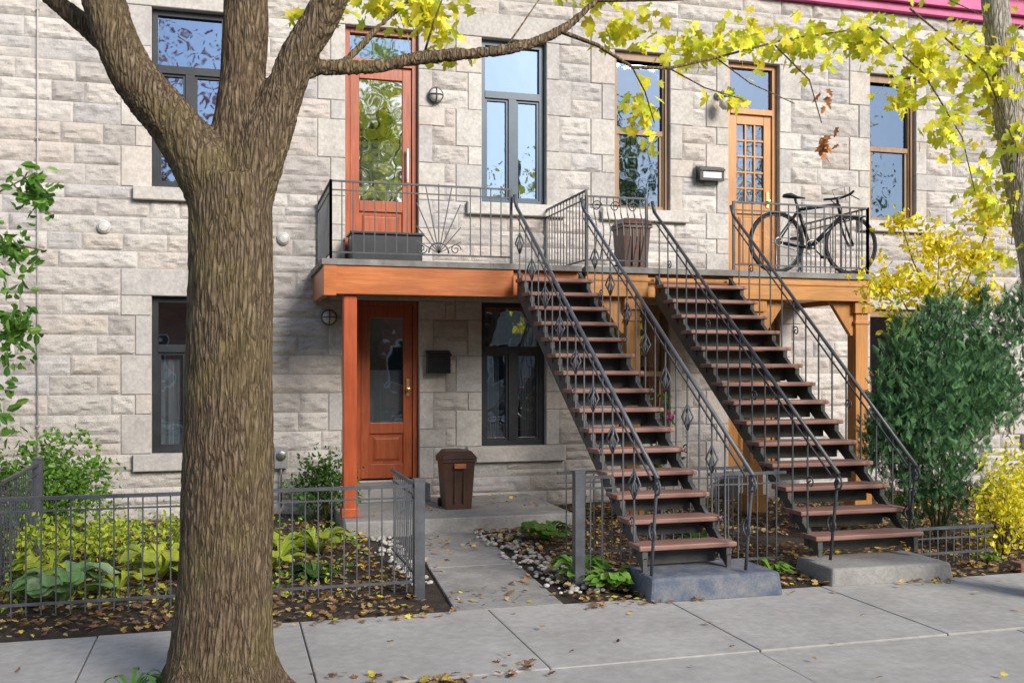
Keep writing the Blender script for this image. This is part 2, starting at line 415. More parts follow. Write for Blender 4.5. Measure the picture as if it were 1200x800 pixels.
def door(x0,x1,z0,z1,mt,style,transom=None):
    w=MB();f=.055;y0,y1=.06,.14;e=.004
    x0+=e;x1-=e;z1-=e
    w.box(x0,x0+f,y0,y1,z0,z1,mt);w.box(x1-f,x1,y0,y1,z0,z1,mt);w.box(x0+f,x1-f,y0,y1,z1-f,z1,mt)
    ztop=z1-f
    if transom:
        w.box(x0+f,x1-f,y0-.01,y1,transom-.035,transom+.035,mt)
        w.add([(x0+f,.11,transom),(x1-f,.11,transom),(x1-f,.11,z1-f),(x0+f,.11,z1-f)],[(0,1,2,3)],'glass' if style=='tall' else 'glassdim')
        ztop=transom-.035
    a,b=x0+f+.004,x1-f-.004; zb=z0+.01; s=.10
    if style=='tall': g0,g1=zb+.78,ztop-.14
    elif style=='tall2': g0,g1=zb+.62,ztop-.13
    else: g0,g1=zb+.95,ztop-.12
    w.box(a,a+s,y0+.025,y1,zb,ztop,mt);w.box(b-s,b,y0+.025,y1,zb,ztop,mt)
    w.box(a+s,b-s,y0+.025,y1,g1,ztop,mt);w.box(a+s,b-s,y0+.025,y1,g0-.12,g0,mt)
    w.box(a+s,b-s,y0+.025,y1,zb,zb+.16,mt)
    w.box(a+s,b-s,y0+.05,y1,zb+.16,g0-.12,mt)
    w.hexa([(a+s+.03,y0+.049,zb+.19),(b-s-.03,y0+.049,zb+.19),(b-s-.03,y0+.049,g0-.15),(a+s+.03,y0+.049,g0-.15)],
           [(a+s+.06,y0+.03,zb+.22),(b-s-.06,y0+.03,zb+.22),(b-s-.06,y0+.03,g0-.18),(a+s+.06,y0+.03,g0-.18)],mt)
    w.add([(a+s,.115,g0),(b-s,.115,g0),(b-s,.115,g1),(a+s,.115,g1)],[(0,1,2,3)],{'tall':'glassdoor','tall2':'glasslow','grid':'glassdim'}[style])
    if style=='grid':
        for i in(1,2):
            x=a+s+(b-a-2*s)*i/3; w.box(x-.012,x+.012,y0+.03,.113,g0,g1,mt)
        for i in(1,2,3,4):
            z=g0+(g1-g0)*i/5; w.box(a+s,b-s,y0+.034,.1125,z-.012,z+.012,mt)
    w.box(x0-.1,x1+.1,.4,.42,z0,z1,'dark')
    gm=(g0+g1)/2 if style!='grid' else g1
    w.add([(a+s,.2,g0-.1),(b-s,.2,g0-.1),(b-s,.2,gm),(a+s,.2,gm)],[(0,1,2,3)],'curtain')
    hx=b-.05
    if style=='tall':
        w.tube([(hx,y0-.03,z0+1.0),(hx,y0-.03,z0+1.38)],.014,'white',8)
        w.tube([(hx,y0-.03,z0+1.05),(hx,y0+.03,z0+1.05)],.008,'steel',6);w.tube([(hx,y0-.03,z0+1.33),(hx,y0+.03,z0+1.33)],.008,'steel',6)
    else:
        w.box(hx-.02,hx+.02,y0+.012,y0+.026,z0+.92,z0+1.12,'brass'); w.tube([(hx,y0+.02,z0+1.0),(hx,y0-.03,z0+1.0)],[.012,.026],'brass',10)
    w.build('door',house,.004)
door(1.34,2.04,.35,ZL,'doorred','tall2')
door(1.22,2.03,2.66,ZU,'doorred','tall',4.98)
door(5.87,6.57,2.66,ZU,'orange','grid',4.76)
door(5.87,6.57,.35,ZL,'orange','tall2')
th=MB()
th.box(1.28,2.10,-.36,-.03,.152,.335,'concold'); th.box(5.8,6.64,-.36,-.03,0.01,.335,'concold')
th.build('door_steps',house,.008)
c=MB()
c.box(XW0,XW1,-.10,.4,6.152,6.25,'pink');c.box(XW0,XW1,-.17,.4,6.252,6.30,'pink');c.box(XW0,XW1,-.12,.4,6.302,6.52,'pink');c.box(XW0,XW1,-.26,.4,6.522,6.60,'cream')
c.box(XW0,XW1,.4,6.0,6.152,6.4,'cream')
c.build('cornice',house,.006)
for x,z in((-1.24,3.04),(.56,2.98)):
    v=MB(); v.tube([(x,-.02,z),(x,-.045,z)],[.068,.066],'white',20); v.tube([(x,-.045,z),(x,-.052,z)],[.055,.045],'lampglass',16); v.build('round_vent',house)
v=MB(); v.tube([(-1.86,-.05,0.02),(-1.86,-.05,6.1)],.008,'mortar',8); 
for z in(1,2.4,3.9,5.2): v.box(-1.875,-1.845,-.06,-.01,z,z+.015,'mortar')
v.build('conduit_pipe',house)
v=MB(); v.box(.46,.60,-.12,-.03,.52,.74,'greystone'); v.tube([(.53,-.08,.52),(.53,-.08,.3),(.53,-.04,.1)],.012,'steel',8); v.tube([(.53,-.12,.66),(.53,-.15,.66)],.05,'steel',16); v.build('gas_meter',house,.006)

def wall_lamp(x,z):
    o=MB()
    o.tube([(x,-.03,z),(x,-.055,z)],[.085,.085],'iron',20)
    pts=[];n=8
    for i in range(n): 
        a=i/(n-1)*math.pi/2; pts.append(((x,-.055-.06*math.sin(a),z),.072*math.cos(a)+.004))
    o.tube([p for p,_ in pts],[r for _,r in pts],'lampglass',18)
    ring=[(x+.08*math.cos(a),-.062,z+.08*math.sin(a)) for a in np.linspace(0,2*math.pi,20,endpoint=False)]
    o.tube(ring,.008,'iron',6,True)
    for d in((1,0),(0,1)):
        o.tube([(x+d[0]*.078*math.cos(a),-.06-.066*math.sin(a),z+d[1]*.078*math.cos(a)) for a in np.linspace(0,math.pi,11)],.006,'iron',5)
    o.build('wall_lamp')
wall_lamp(1.04,2.14); wall_lamp(2.22,4.64)
o=MB()
x,z=5.72,4.80
o.tube([(x,-.03,z+.1),(x,-.05,z+.1)],.05,'steel',14); o.tube([(x,-.05,z+.1),(x,-.14,z+.13),(x,-.2,z+.08)],.012,'steel',8)
o.tube([(x,-.2,z+.09),(x,-.2,z+.05),(x,-.2,z+.03)],[.015,.07,.085],'steel',16)
o.tube([(x,-.2,z+.03),(x,-.2,z-.06),(x,-.2,z-.11)],[.065,.07,.03],'lampglass',16); o.build('wall_lantern')
def mailbox(x0,x1,z0,z1,wht=False):
    o=MB(); y=-.04
    o.box(x0,x1,y-.11,y,z0,z1-.03,'blackgloss')
    o.hexa([(x0-.008,y-.125,z1-.075),(x1+.008,y-.125,z1-.075),(x1+.008,y+.0,z1-.03),(x0-.008,y+.0,z1-.03)],
           [(x0-.008,y-.125,z1-.05),(x1+.008,y-.125,z1-.05),(x1+.008,y+.0,z1),(x0-.008,y+.0,z1)],'blackgloss')
    if wht: o.box(x0+.04,x1-.04,y-.114,y-.111,z0+.03,z1-.09,'white')
    o.build('mailbox',None,.005)
mailbox(2.11,2.37,1.53,1.79); mailbox(5.42,5.74,3.84,4.03,True)

# ---------------------------------------------------------------- balconies
DZ=2.63; FY=-1.4
def scroll(mb,c,r,turns,start,k,plane='x',rad=.006,dir=1):
    pts=[]
    n=int(14*turns)
    for i in range(n+1):
        a=start+dir*2*math.pi*turns*i/n; rr=r*(1-.8*i/n)
        d=rr*math.cos(a);h=rr*math.sin(a)
        pts.append((c[0]+d,c[1],c[2]+h) if plane=='x' else (c[0],c[1]+d,c[2]+h))
    mb.tube(pts,rad,k,5)
def rail_run(mb,p0,p1,z0,h,k='iron',sp=.105,belly=False,skip=None):
    p0=Vector((*p0,0));p1=Vector((*p1,0));d=p1-p0;L=d.length;dn=d.normalized();nn=Vector((dn.y,-dn.x,0))
    def P(t,z,off=0): q=p0+dn*t+nn*off; return (q.x,q.y,z0+z)
    mb.tube([P(0,h),P(L,h)],.017,k,4,squash=.7);mb.tube([P(0,h-.085),P(L,h-.085)],.009,k,4);mb.tube([P(0,.07),P(L,.07)],.011,k,4)
    n=max(2,round(L/sp))
    for i in range(n+1):
        t=L*i/n
        if skip and skip[0]<t<skip[1]: continue
        if i in(0,n): mb.tube([P(t,0),P(t,h+.01)],.018,k,4); continue
        if belly:
            zs=np.linspace(.07,h,9); mb.tube([P(t,z,.10*math.sin(math.pi*min(1,(z-.07)/(h*.75)))**1.5 if z<h*.8 else 0) for z in zs],.007,k,4)
        else: mb.tube([P(t,.07),P(t,h)],.007,k,4)
bal=empty('wooden_balcony')
b=MB()
b.box(.90,3.46,FY+.04,-.03,DZ-.05,DZ,'deck')
b.box(.84,3.46,FY-.02,FY+.04,DZ-.055,DZ+.004,'deck')
b.box(.84,.90,FY+.04,-.03,DZ-.055,DZ+.004,'deck')
b.build('deck',bal,.004)
b=MB()
b.box(.87,2.74,FY,FY+.05,2.30,DZ-.058,'beamred'); b.box(.87,.93,FY+.052,-.03,2.30,DZ-.058,'beamred')
b.box(.86,.98,FY-.008,FY+.09,2.283,2.575,'beamred')
b.box(2.70,3.46,FY+.06,FY+.11,2.32,DZ-.056,'beamred')
for y in(-1.0,-.6,-.25): b.box(.94,3.44,y,y+.05,2.40,DZ-.055,'orange')
b.box(.94,3.44,FY+.12,-.04,2.375,2.395,'orange')
b.build('beams',bal,.006)
b=MB(); b.box(1.055,1.185,FY+.055,FY+.185,.152,2.30,'postred'); b.box(1.035,1.205,FY+.035,FY+.205,.152,.24,'postred'); b.build('post',bal,.008)
b=MB()
cx=.93
rail_run(b,(cx,-.05),(cx,FY+.02),DZ,.75)
rail_run(b,(cx,FY+.02),(2.72,FY+.02),DZ,.75,skip=(.83,1.27))
mx=cx+1.05
for i in range(9):
    a=R(18+i*18); l=.60 if abs(i-4)>1 else .68
    sl=.36/abs(math.cos(a)) if abs(math.cos(a))*l>.36 else l
    b.tube([(mx,FY+.02,DZ+.09),(mx+min(l,sl)*math.cos(a)*.62,FY+.02,DZ+.09+min(l,sl)*math.sin(a))],.007,'iron',4)
ring=[(mx+.1*math.cos(t),FY+.02,DZ+.09+.1*math.sin(t)) for t in np.linspace(0,math.pi,12)]
b.tube(ring,.008,'iron',5)
for sx in(-1,1): scroll(b,(mx+sx*.17,FY+.02,DZ+.13),.055,1.4,0,'iron','x',.006,sx)
b.build('railing',bal)
b=MB(); b.box(1.24,2.0,-.42,-.06,DZ+.004,DZ+.38,'winblack'); b.box(1.22,2.02,-.44,-.05,DZ+.38,DZ+.41,'winblack'); b.build('storage_bench',bal,.01)
bal2=empty('wooden_balcony')
b=MB()
b.box(3.52,6.90,FY+.04,-.03,DZ-.05,DZ,'deck'); b.box(3.50,6.93,FY-.03,FY+.04,DZ-.06,DZ+.004,'deck'); b.box(6.90,6.93,FY+.04,-.03,DZ-.055,DZ+.004,'deck')
b.build('deck',bal2,.004)
b=MB()
b.box(3.52,4.2,FY,FY+.06,2.33,DZ-.063,'orangex'); b.box(4.2,5.18,FY+.06,FY+.11,2.33,DZ-.063,'orangex')
b.box(5.18,6.88,FY,FY+.06,2.33,DZ-.063,'orangex'); b.box(6.82,6.88,FY+.062,-.03,2.33,DZ-.063,'orangex'); b.box(3.50,6.91,FY-.012,FY-.001,2.49,2.53,'orangex')
for y in(-1.0,-.6,-.25): b.box(3.54,6.8,y,y+.05,2.42,DZ-.055,'orangex')
b.box(3.54,6.8,FY+.12,-.04,2.385,2.41,'orangex')
b.build('beams',bal2,.006)
b=MB()
for x in(3.98,5.42,6.74):
    b.box(x,x+.16,FY+.065,FY+.225,.02,2.33,'orange'); b.box(x-.03,x+.19,FY+.035,FY+.255,2.20,2.325,'orange'); b.box(x-.03,x+.19,FY+.035,FY+.255,.02,.22,'orange')
    b.box(x-.014,x+.174,FY+.051,FY+.239,2.08,2.12,'orange')
for x,sg in((5.42+.16,1),(6.74,-1),(3.98,-1)):
    w_=.3
    b.hexa([(x,FY+.1,1.95),(x,FY+.16,1.95),(x+sg*.04,FY+.16,1.95),(x+sg*.04,FY+.1,1.95)],[(x,FY+.1,2.325),(x,FY+.16,2.325),(x+sg*w_,FY+.16,2.325),(x+sg*w_,FY+.1,2.325)],'orange')
b.build('posts',bal2,.006)
b=MB()
rail_run(b,(3.52,-.05),(3.52,FY+.02),DZ,.78)
rail_run(b,(3.52,FY+.0),(4.18,FY+.0),DZ,.72,belly=True,sp=.07)
rail_run(b,(5.20,FY+.02),(6.86,FY+.02),DZ,.74,sp=.11)
rail_run(b,(6.86,FY+.02),(6.86,-.05),DZ,.74)
for i in range(3): scroll(b,(3.62+i*.2,FY-.02,DZ+.62),.06,1.5,0,'iron','x')
b.build('railing',bal2)

# ---------------------------------------------------------------- stairs
def lozenge(mb,c,k='iron',h=.10,w=.045):
    for q in range(4):
        a=q*math.pi/2+.4
        mb.tube([(c[0],c[1],c[2]-h),(c[0]+w*math.cos(a)*.6,c[1]+w*math.sin(a)*.6,c[2]-h*.45),(c[0]+w*math.cos(a+.5),c[1]+w*math.sin(a+.5),c[2]),(c[0]+w*.6*math.cos(a+1),c[1]+w*.6*math.sin(a+1),c[2]+h*.45),(c[0],c[1],c[2]+h)],.008,k,5)
def stair(name,xl,xr,ytop,ybot,ztop,zbot,n,smat,fancy,ky,ends=(.38,.38)):
    st=empty(name); run=(ybot-ytop)/(n-1); rise=(ztop-zbot)/(n-1)
    t=MB()
    for i in range(n):
        y=ytop+run*i; z=ztop-rise*i+random.uniform(-.003,.003); d=.245; w=random.uniform(-.006,.006)
        t.box(xl-.035+w,xr+.035+w,y-d/2,y+d/2-.02,z-.036,z,'tread')
    t.build('treads',st,.009)
    s=MB(); slope=(ztop-zbot)/(ytop-ybot)
    def line(y,off): return ztop-.045-(ytop-y)*slope+off
    for x in(xl,xr-.035):
        y0=ytop+.16; y1=ybot-.10
        T=[(x,y0,min(DZ-.07,line(y0,.03))),(x+.035,y0,min(DZ-.07,line(y0,.03))),(x+.035,y1,line(y1,.03)),(x,y1,line(y1,.03))]
        B=[(x,y0,line(y0,-.24)),(x+.035,y0,line(y0,-.24)),(x+.035,y1,max(.17,line(y1,-.24))),(x,y1,max(.17,line(y1,-.24)))]
        s.hexa(B,T,smat)
        for i in range(n):
            y=ytop+run*i; z=ztop-rise*i
            s.box(x-.004,x+.039,y-.10,y+.09,z-.10,z-.0365,smat)
    for i in range(n):
        y=ytop+run*i;z=ztop-rise*i
        s.box(xl+.036,xr-.036,y+.075,y+.092,z-rise+.004 if i<n-1 else .19,z-.037,smat)
    s.build('stringers_and_risers',st,.003)
    r=MB()
    for side,x in((0,xl-.015),(1,xr+.015)):
        ya,za=ytop+.14,DZ+.57; yb=ybot-ends[side]; zb=zbot+.50
        def H(y): return za+(zb-za)*(y-ya)/(yb-ya)
        r.tube([(x,ya,za),(x,yb,zb)],.018,ky,6,squash=.75)
        r.tube([(x,ya,za-.09),(x,yb+.1,H(yb+.1)-.09)],.008,ky,4)
        r.tube([(x,ya,za),(x,ya+.06,DZ+.69)],.018,ky,6)
        r.tube([(x,yb+.02,zb+.005),(x,yb+.02,zb-.10),(x,yb+.05,zb-.30),(x,yb+.10,.19)],.012,ky,5)
        scroll(r,(x,yb+.01,zb-.07),.06,1.3,math.pi/2,ky,'y',.008)
        scroll(r,(x,yb+.08,zb-.38),.07,1.4,math.pi/2,ky,'y',.008,-1)
        for i in range(n):
            y=ytop+run*i+.02;z=ztop-rise*i
            if y<yb+.05: continue
            r.tube([(x,y,z-.08),(x,y,H(y))],.0075,ky,4)
            if fancy and i%2==side: lozenge(r,(x,y,(z+H(y))/2+.02),ky)
            if not fancy and i%4==1: scroll(r,(x,y-.04,(z+H(y))/2),.05,1.3,0,ky,'y',.006)
            if fancy and i%3==2: scroll(r,(x,y+.03,z+.14),.045,1.2,0,ky,'y',.006)
    r.build('handrails',st)
    return st
stair('outdoor_staircase',2.76,3.44,-1.62,-4.5,2.47,.36,15,'stringer',True,'irongrey')
stair('outdoor_staircase',4.25,5.13,-1.62,-4.34,2.44,.33,14,'stringerg',False,'iron',(.38,.06))
b=MB(); b.hexa([(2.72,-4.82,0),(3.72,-4.84,0),(3.70,-4.28,0),(2.74,-4.26,0)],[(2.74,-4.80,.175),(3.70,-4.82,.175),(3.68,-4.3,.175),(2.76,-4.28,.175)],'concblue'); b.build('concrete_step',None,.02)
b=MB(); b.hexa([(4.18,-4.72,0),(5.22,-4.74,0),(5.22,-4.2,0),(4.2,-4.18,0)],[(4.2,-4.70,.14),(5.20,-4.72,.14),(5.20,-4.2,.14),(4.22,-4.2,.14)],'concold'); b.build('concrete_step',None,.02)

# ---------------------------------------------------------------- ground
b=MB(); b.box(-100,100,-100,60,-.3,-.02,'grass'); g=b.build('ground')
b=MB()
nx,ny=150,44
xs=np.linspace(-6,14,nx+1); ys=np.linspace(-4.66,-.0,ny+1); vs=[];fs=[]
for j in range(ny+1):
    for i in range(nx+1):
        x,y=xs[i],ys[j]; z=.008+.03*noise.noise(Vector((x*1.3,y*1.3,0)))+.018*noise.noise(Vector((x*6,y*6,3)))
        if 1.25<x<2.45 or j==0: z=min(z,-.008)
        vs.append((x,y,z))
for j in range(ny):
    for i in range(nx):
        a=j*(nx+1)+i; fs.append((a,a+1,a+nx+2,a+nx+1))
b.add(vs,fs,'soil',True); b.build('garden_soil')
b=MB(); b.box(1.04,3.30,-1.62,-.03,-.02,.15,'concold'); b.build('stoop_slab',None,.015)
b=MB(); 
b.hexa([(1.42,-4.66,-.02),(2.16,-4.66,-.02),(2.24,-3.25,-.02),(1.52,-3.25,-.02)],[(1.42,-4.66,.012),(2.16,-4.66,.012),(2.24,-3.25,.012),(1.52,-3.25,.012)],'concold')
b.hexa([(1.52,-3.24,-.02),(2.24,-3.24,-.02),(2.32,-1.63,-.02),(1.66,-1.63,-.02)],[(1.52,-3.24,.014),(2.24,-3.24,.014),(2.32,-1.63,.014),(1.66,-1.63,.014)],'concold')
b.build('garden_path',None,.006)
b=MB()
jx=[-6.8,-5.6,-4.35,-3.15,-1.95,-.75,.42,1.63,2.87,4.12,5.35,6.6,7.8,9,10.3,11.6,13]
for i in range(len(jx)-1):
    zz=.012+random.uniform(-.003,.003)
    b.box(jx[i]+.004,jx[i+1]-.004,-6.0,-4.665,-.03,zz,'concrete')
jx2=[1.15,2.85,4.6,6.3,8.1,10,12]
for i in range(len(jx2)-1): b.box(jx2[i]+.004,jx2[i+1]-.004,-7.1,-6.012,-.03,.008+random.uniform(-.003,.003),'concrete')
b.box(-40,-6.8,-7.1,-4.665,-.03,.01,'concrete'); b.box(13,40,-7.1,-4.665,-.03,.01,'concrete')
b.build('sidewalk',None,.006)
b=MB(); b.box(-6.8,1.15,-7.1,-6.004,-.03,.0,'soil'); b.build('tree_pit_soil')
b=MB(); 
for i in range(-20,20): b.box(i*2+.004,i*2+1.996,-7.28,-7.102,-.16,.01,'concold')
b.build('kerb',None,.012)
b=MB(); b.box(-100,100,-15.2,-7.28,-.28,-.012,'asphalt'); 
b.build('road')
b=MB(); b.box(-100,100,-15.4,-15.2,-.1,.10,'concold'); b.box(-100,100,-18,-15.4,-.1,.09,'concrete'); b.build('sidewalk')

# ---------------------------------------------------------------- fences
def fence(p0,p1,h=.78,post0=True,post1=True,name='iron_fence',sp=.085):
    m=MB(); p0=Vector((*p0,0));p1=Vector((*p1,0));d=p1-p0;L=d.length;dn=d.normalized();k='irongrey'
    def P(t,z): q=p0+dn*t; return (q.x,q.y,z)
    m.tube([P(0,h-.02),P(L,h-.02)],.016,k,4); m.tube([P(0,h-.10),P(L,h-.10)],.008,k,4); m.tube([P(0,.12),P(L,.12)],.012,k,4)
    n=int(L/sp)
    for i in range(1,n):
        t=L*i/n; l=random.uniform(-.003,.003)
        m.tube([P(t,.05),P(t+l,h-.02)],.006,k,4)
    t=.9
    while t<L-.5: m.tube([P(t,0),P(t,h)],.014,k,4); t+=1.5
    for pf,t in((post0,0),(post1,L)):
        if pf:
            q=P(t,0); m.box(q[0]-.036,q[0]+.036,q[1]-.036,q[1]+.036,0,h+.02,k); m.box(q[0]-.041,q[0]+.041,q[1]-.041,q[1]+.041,h+.02,h+.032,k)
    return m.build(name,None,0)
fence((-5.5,-4.2),(1.26,-4.2),.80,False,True)
fence((1.28,-4.1),(1.28,-2.9),.78,False,False)
fence((-1.56,-4.15),(-1.56,-1.8),.80,False,True)
fence((2.43,-4.2),(2.70,-4.2),.82,True,False,sp=.07)
fence((2.50,-3.5),(4.20,-3.5),.78,False,False,sp=.075)
fence((3.52,-4.1),(4.18,-4.1),.80,False,False,sp=.075)
fence((5.20,-4.3),(5.95,-4.3),.34,False,False,sp=.075)
b=MB()
for i in range(16): b.box(5.9+i*.24,5.9+i*.24+.22,-4.66+random.uniform(-.01,.01),-4.54,0,.07+random.uniform(-.01,.01),'brick')
b.build('brick_garden_edging',None,.01)

# ---------------------------------------------------------------- bins
def bin_(x,y,z,w,h,label):
    o=MB(); d=w*.5; e=w*.40
    B=[(x-e,y-e,z),(x+e,y-e,z),(x+e,y+e,z),(x-e,y+e,z)];T=[(x-d,y-d,z+h*.86),(x+d,y-d,z+h*.86),(x+d,y+d,z+h*.86),(x-d,y+d,z+h*.86)]
    o.hexa(B,T,'binbrown')
    o.box(x-d-.014,x+d+.014,y-d-.014,y+d+.014,z+h*.80,z+h*.862,'binbrown')
    q=d+.02
    o.hexa([(x-q,y-q-.015,z+h*.868),(x+q,y-q-.015,z+h*.868),(x+q,y+q,z+h*.868),(x-q,y+q,z+h*.868)],[(x-d*.8,y-d*.8,z+h*.985),(x+d*.8,y-d*.8,z+h*.985),(x+d*.8,y+d*.7,z+h*.99),(x-d*.8,y+d*.7,z+h*.99)],'binbrown')
    o.tube([(x-d*.6,y+q,z+h*.9),(x-d*.6,y+q+.04,z+h*.97),(x+d*.6,y+q+.04,z+h*.97),(x+d*.6,y+q,z+h*.9)],.012,'binbrown',6)
    for s in(-1,1): 
        o.tube([(x+s*e*.95,y+e,z+.045),(x+s*(e*.95+.035),y+e,z+.045)],.045,'black',14)
        o.box(x+s*e*.35-.008,x+s*e*.35+.008,y-d-.004,y-e*.95,z+h*.1,z+h*.79,'binbrown')
    if label: o.box(x-.06,x+.06,y-q-.022,y-q+.02,z+h*.70,z+h*.78,'label')
    o.build('garbage_bin',None,.007)
bin_(2.25,-.95,.152,.33,.60,True)
bin_(4.22,-.9,DZ+.004,.32,.58,False)

# ---------------------------------------------------------------- bicycle
bk=MB(); Y=-1.24; zc=DZ+.345; ra,fa=5.80,6.74
def C(x,z,r,y,rad,k,n=40,s=6): bk.tube([(x+r*math.cos(a),y,z+r*math.sin(a)) for a in np.linspace(0,2*math.pi,n,endpoint=False)],rad,k,s,True)
for x in(ra,fa):
    C(x,zc,.325,Y,.019,'black',44,8); C(x,zc,.302,Y,.010,'blackgloss'); bk.tube([(x,Y-.04,zc),(x,Y+.04,zc)],.018,'steel',10)
    for i in range(20):
        a=i*math.pi/10; bk.tube([(x+.015*math.cos(a+1),Y+(.02 if i%2 else -.02),zc+.015*math.sin(a+1)),(x+.3*math.cos(a),Y,zc+.3*math.sin(a))],.0016,'steel',3)
BB=(6.22,Y,zc-.05);SC=(6.06,Y,zc+.40);HT=(6.58,Y,zc+.45);HB=(6.615,Y,zc+.31)
bk.tube([BB,SC],.020,'blackgloss',8);bk.tube([SC,(6.03,Y,zc+.49)],.015,'blackgloss',8);bk.tube([(6.07,Y,zc+.37),HT],.020,'blackgloss',8);bk.tube([BB,HB],.026,'blackgloss',8);bk.tube([HT,HB],.022,'blackgloss',8)
for s in(-.045,.045):
    bk.tube([(ra,Y+s,zc),(6.18,Y+s*.6,zc-.045),BB],.011,'blackgloss',6);bk.tube([(ra,Y+s,zc),(6.07,Y+s*.4,zc+.36)],.010,'blackgloss',6)
    bk.tube([HB,(6.63,Y+s,zc+.26),(6.68,Y+s,zc+.12),(fa,Y+s,zc)],.013,'blackgloss',6)
bk.tube([HT,(6.565,Y,zc+.51),(6.64,Y,zc+.535)],.014,'blackgloss',8)
bk.tube([(6.58,Y-.28,zc+.55),(6.62,Y-.16,zc+.54),(6.64,Y,zc+.535),(6.62,Y+.16,zc+.54),(6.58,Y+.28,zc+.55)],.014,'black',8)
for s in(-1,1): bk.tube([(6.59,Y+s*.18,zc+.54),(6.66,Y+s*.2,zc+.50),(6.68,Y+s*.25,zc+.47)],.006,'black',5)
bk.tube([(5.90,Y,zc+.515),(5.96,Y,zc+.52),(6.05,Y,zc+.505),(6.15,Y,zc+.50)],[.05,.065,.035,.018],'black',12,squash=.45)
C(BB[0],BB[2],.085,Y-.05,.006,'steel',28); bk.tube([(BB[0],Y-.06,BB[2]),(BB[0],Y+.06,BB[2])],.02,'steel',10)
C(ra,zc,.045,Y-.05,.006,'steel',20)
bk.tube([(BB[0],Y-.06,BB[2]),(BB[0]+.12,Y-.065,BB[2]-.11)],.009,'blackgloss',6);bk.tube([(BB[0],Y+.06,BB[2]),(BB[0]-.12,Y+.065,BB[2]+.11)],.009,'blackgloss',6)
bk.box(BB[0]+.08,BB[0]+.17,Y-.14,Y-.07,BB[2]-.125,BB[2]-.10,'black');bk.box(BB[0]-.17,BB[0]-.08,Y+.07,Y+.14,BB[2]+.10,BB[2]+.125,'black')
bk.tube([(ra,Y-.05,zc+.045),(BB[0],Y-.05,BB[2]+.085)],.004,'black',4);bk.tube([(ra,Y-.05,zc-.045),(BB[0],Y-.05,BB[2]-.085)],.004,'black',4)
bk.tube([(6.56,Y,zc+.47),(6.48,Y-.03,zc+.60),(6.62,Y-.05,zc+.64),(6.68,Y,zc+.5)],.003,'black',4)
bk.build('bicycle')

# ---------------------------------------------------------------- main maple tree
maple=empty('maple_tree'); TY=-6.05
def remesh_tree(name,tubes,vox,mat,parent,amp):
    m=MB()
    for pts,rs in tubes:
        P=[Vector(p) for p in pts]; out=[];ro=[]
        for i in range(len(P)-1):
            p0=P[max(0,i-1)];p1=P[i];p2=P[i+1];p3=P[min(len(P)-1,i+2)]
            for t in np.linspace(0,1,6,endpoint=False):
                q=.5*((2*p1)+(p2-p0)*t+(2*p0-5*p1+4*p2-p3)*t*t+(-p0+3*p1-3*p2+p3)*t**3)
                out.append(q); ro.append(rs[i]+(rs[i+1]-rs[i])*t)
        out.append(P[-1]);ro.append(rs[-1])
        m.tube(out,ro,mat,20)
    o=m.build('tmp')
    r=o.modifiers.new('r','REMESH'); r.mode='VOXEL'; r.voxel_size=vox; r.use_smooth_shade=True
    s=o.modifiers.new('s','SMOOTH'); s.factor=.6; s.iterations=14
    dg=bpy.context.evaluated_depsgraph_get(); me=bpy.data.meshes.new_from_object(o.evaluated_get(dg))
    bpy.data.objects.remove(o)
    n=len(me.vertices); co=np.empty(n*3);no=np.empty(n*3)
    me.vertices.foreach_get('co',co); me.vertices.foreach_get('normal',no); co=co.reshape(-1,3);no=no.reshape(-1,3)
    for i in range(n):
        x,y,z=co[i]
        w=noise.noise(Vector((x*6,y*6,z*2)))*.06
        a=noise.noise(Vector(((x+w)*30,(y+w)*30,z*5.5)));b=noise.noise(Vector((x*60,y*60,z*14)))
        l=noise.noise(Vector((x*3,y*3,z*2.2)))
        d=amp*(1-3.0*abs(a))+amp*.5*b+l*amp*2.2
        co[i]+=no[i]*d
    me.vertices.foreach_set('co',co.ravel()); me.materials.clear(); me.materials.append(M[mat])
    me.polygons.foreach_set('use_smooth',[True]*len(me.polygons)); me.update()
    ob=bpy.data.objects.new(name,me); scene.collection.objects.link(ob); ob.parent=parent; return ob
T=TY
tubes=[
 ([(-.05,T,-.12),(-.04,T,.05),(-.03,T,.3),(-.015,T,.7),(0,T,1.3),(.005,T,1.9),(.0,T,2.3),(0,T,2.5)],[.34,.28,.24,.215,.205,.196,.19,.19]),
 ([(-.0,T,2.28),(-.10,T,2.52),(-.25,T,2.74),(-.44,T,2.98),(-.56,T+.02,3.3),(-.66,T,3.9),(-.8,T-.1,4.8)],[.15,.145,.12,.105,.095,.085,.05]),
 ([(.0,T+.05,2.30),(.04,T+.04,2.7),(.06,T+.04,3.0),(.08,T+.05,3.4),(.1,T+.1,4.2),(.2,T+.2,5.2)],[.15,.13,.11,.10,.085,.05]),
 ([(.04,T,2.35),(.13,T-.02,2.62),(.24,T-.03,2.9),(.33,T-.04,3.12),(.46,T-.06,3.36),(.62,T-.1,3.8),(.9,T-.2,4.7)],[.14,.125,.10,.088,.08,.07,.04]),
 ([(-.1,T+.12,2.4),(-.2,T+.16,2.75),(-.42,T+.2,3.0),(-.66,T+.26,3.24),(-.95,T+.3,3.5),(-1.4,T+.4,4.0)],[.07,.062,.052,.045,.04,.02]),
 ([(.24,T-.02,2.90),(.34,T,3.03),(.44,T+.02,3.07),(.70,T+.06,3.11),(.957,T+.1,3.19),(1.404,T+.15,3.285),(1.73,T+.2,3.43),(1.95,T+.2,3.62),(2.3,T+.2,3.9)],[.055,.048,.042,.037,.034,.028,.024,.018,.008]),
 ([(.5,T+.02,3.08),(.62,T+.1,3.2),(.8,T+.2,3.42),(1.1,T+.3,3.7)],[.02,.016,.013,.008]),
]
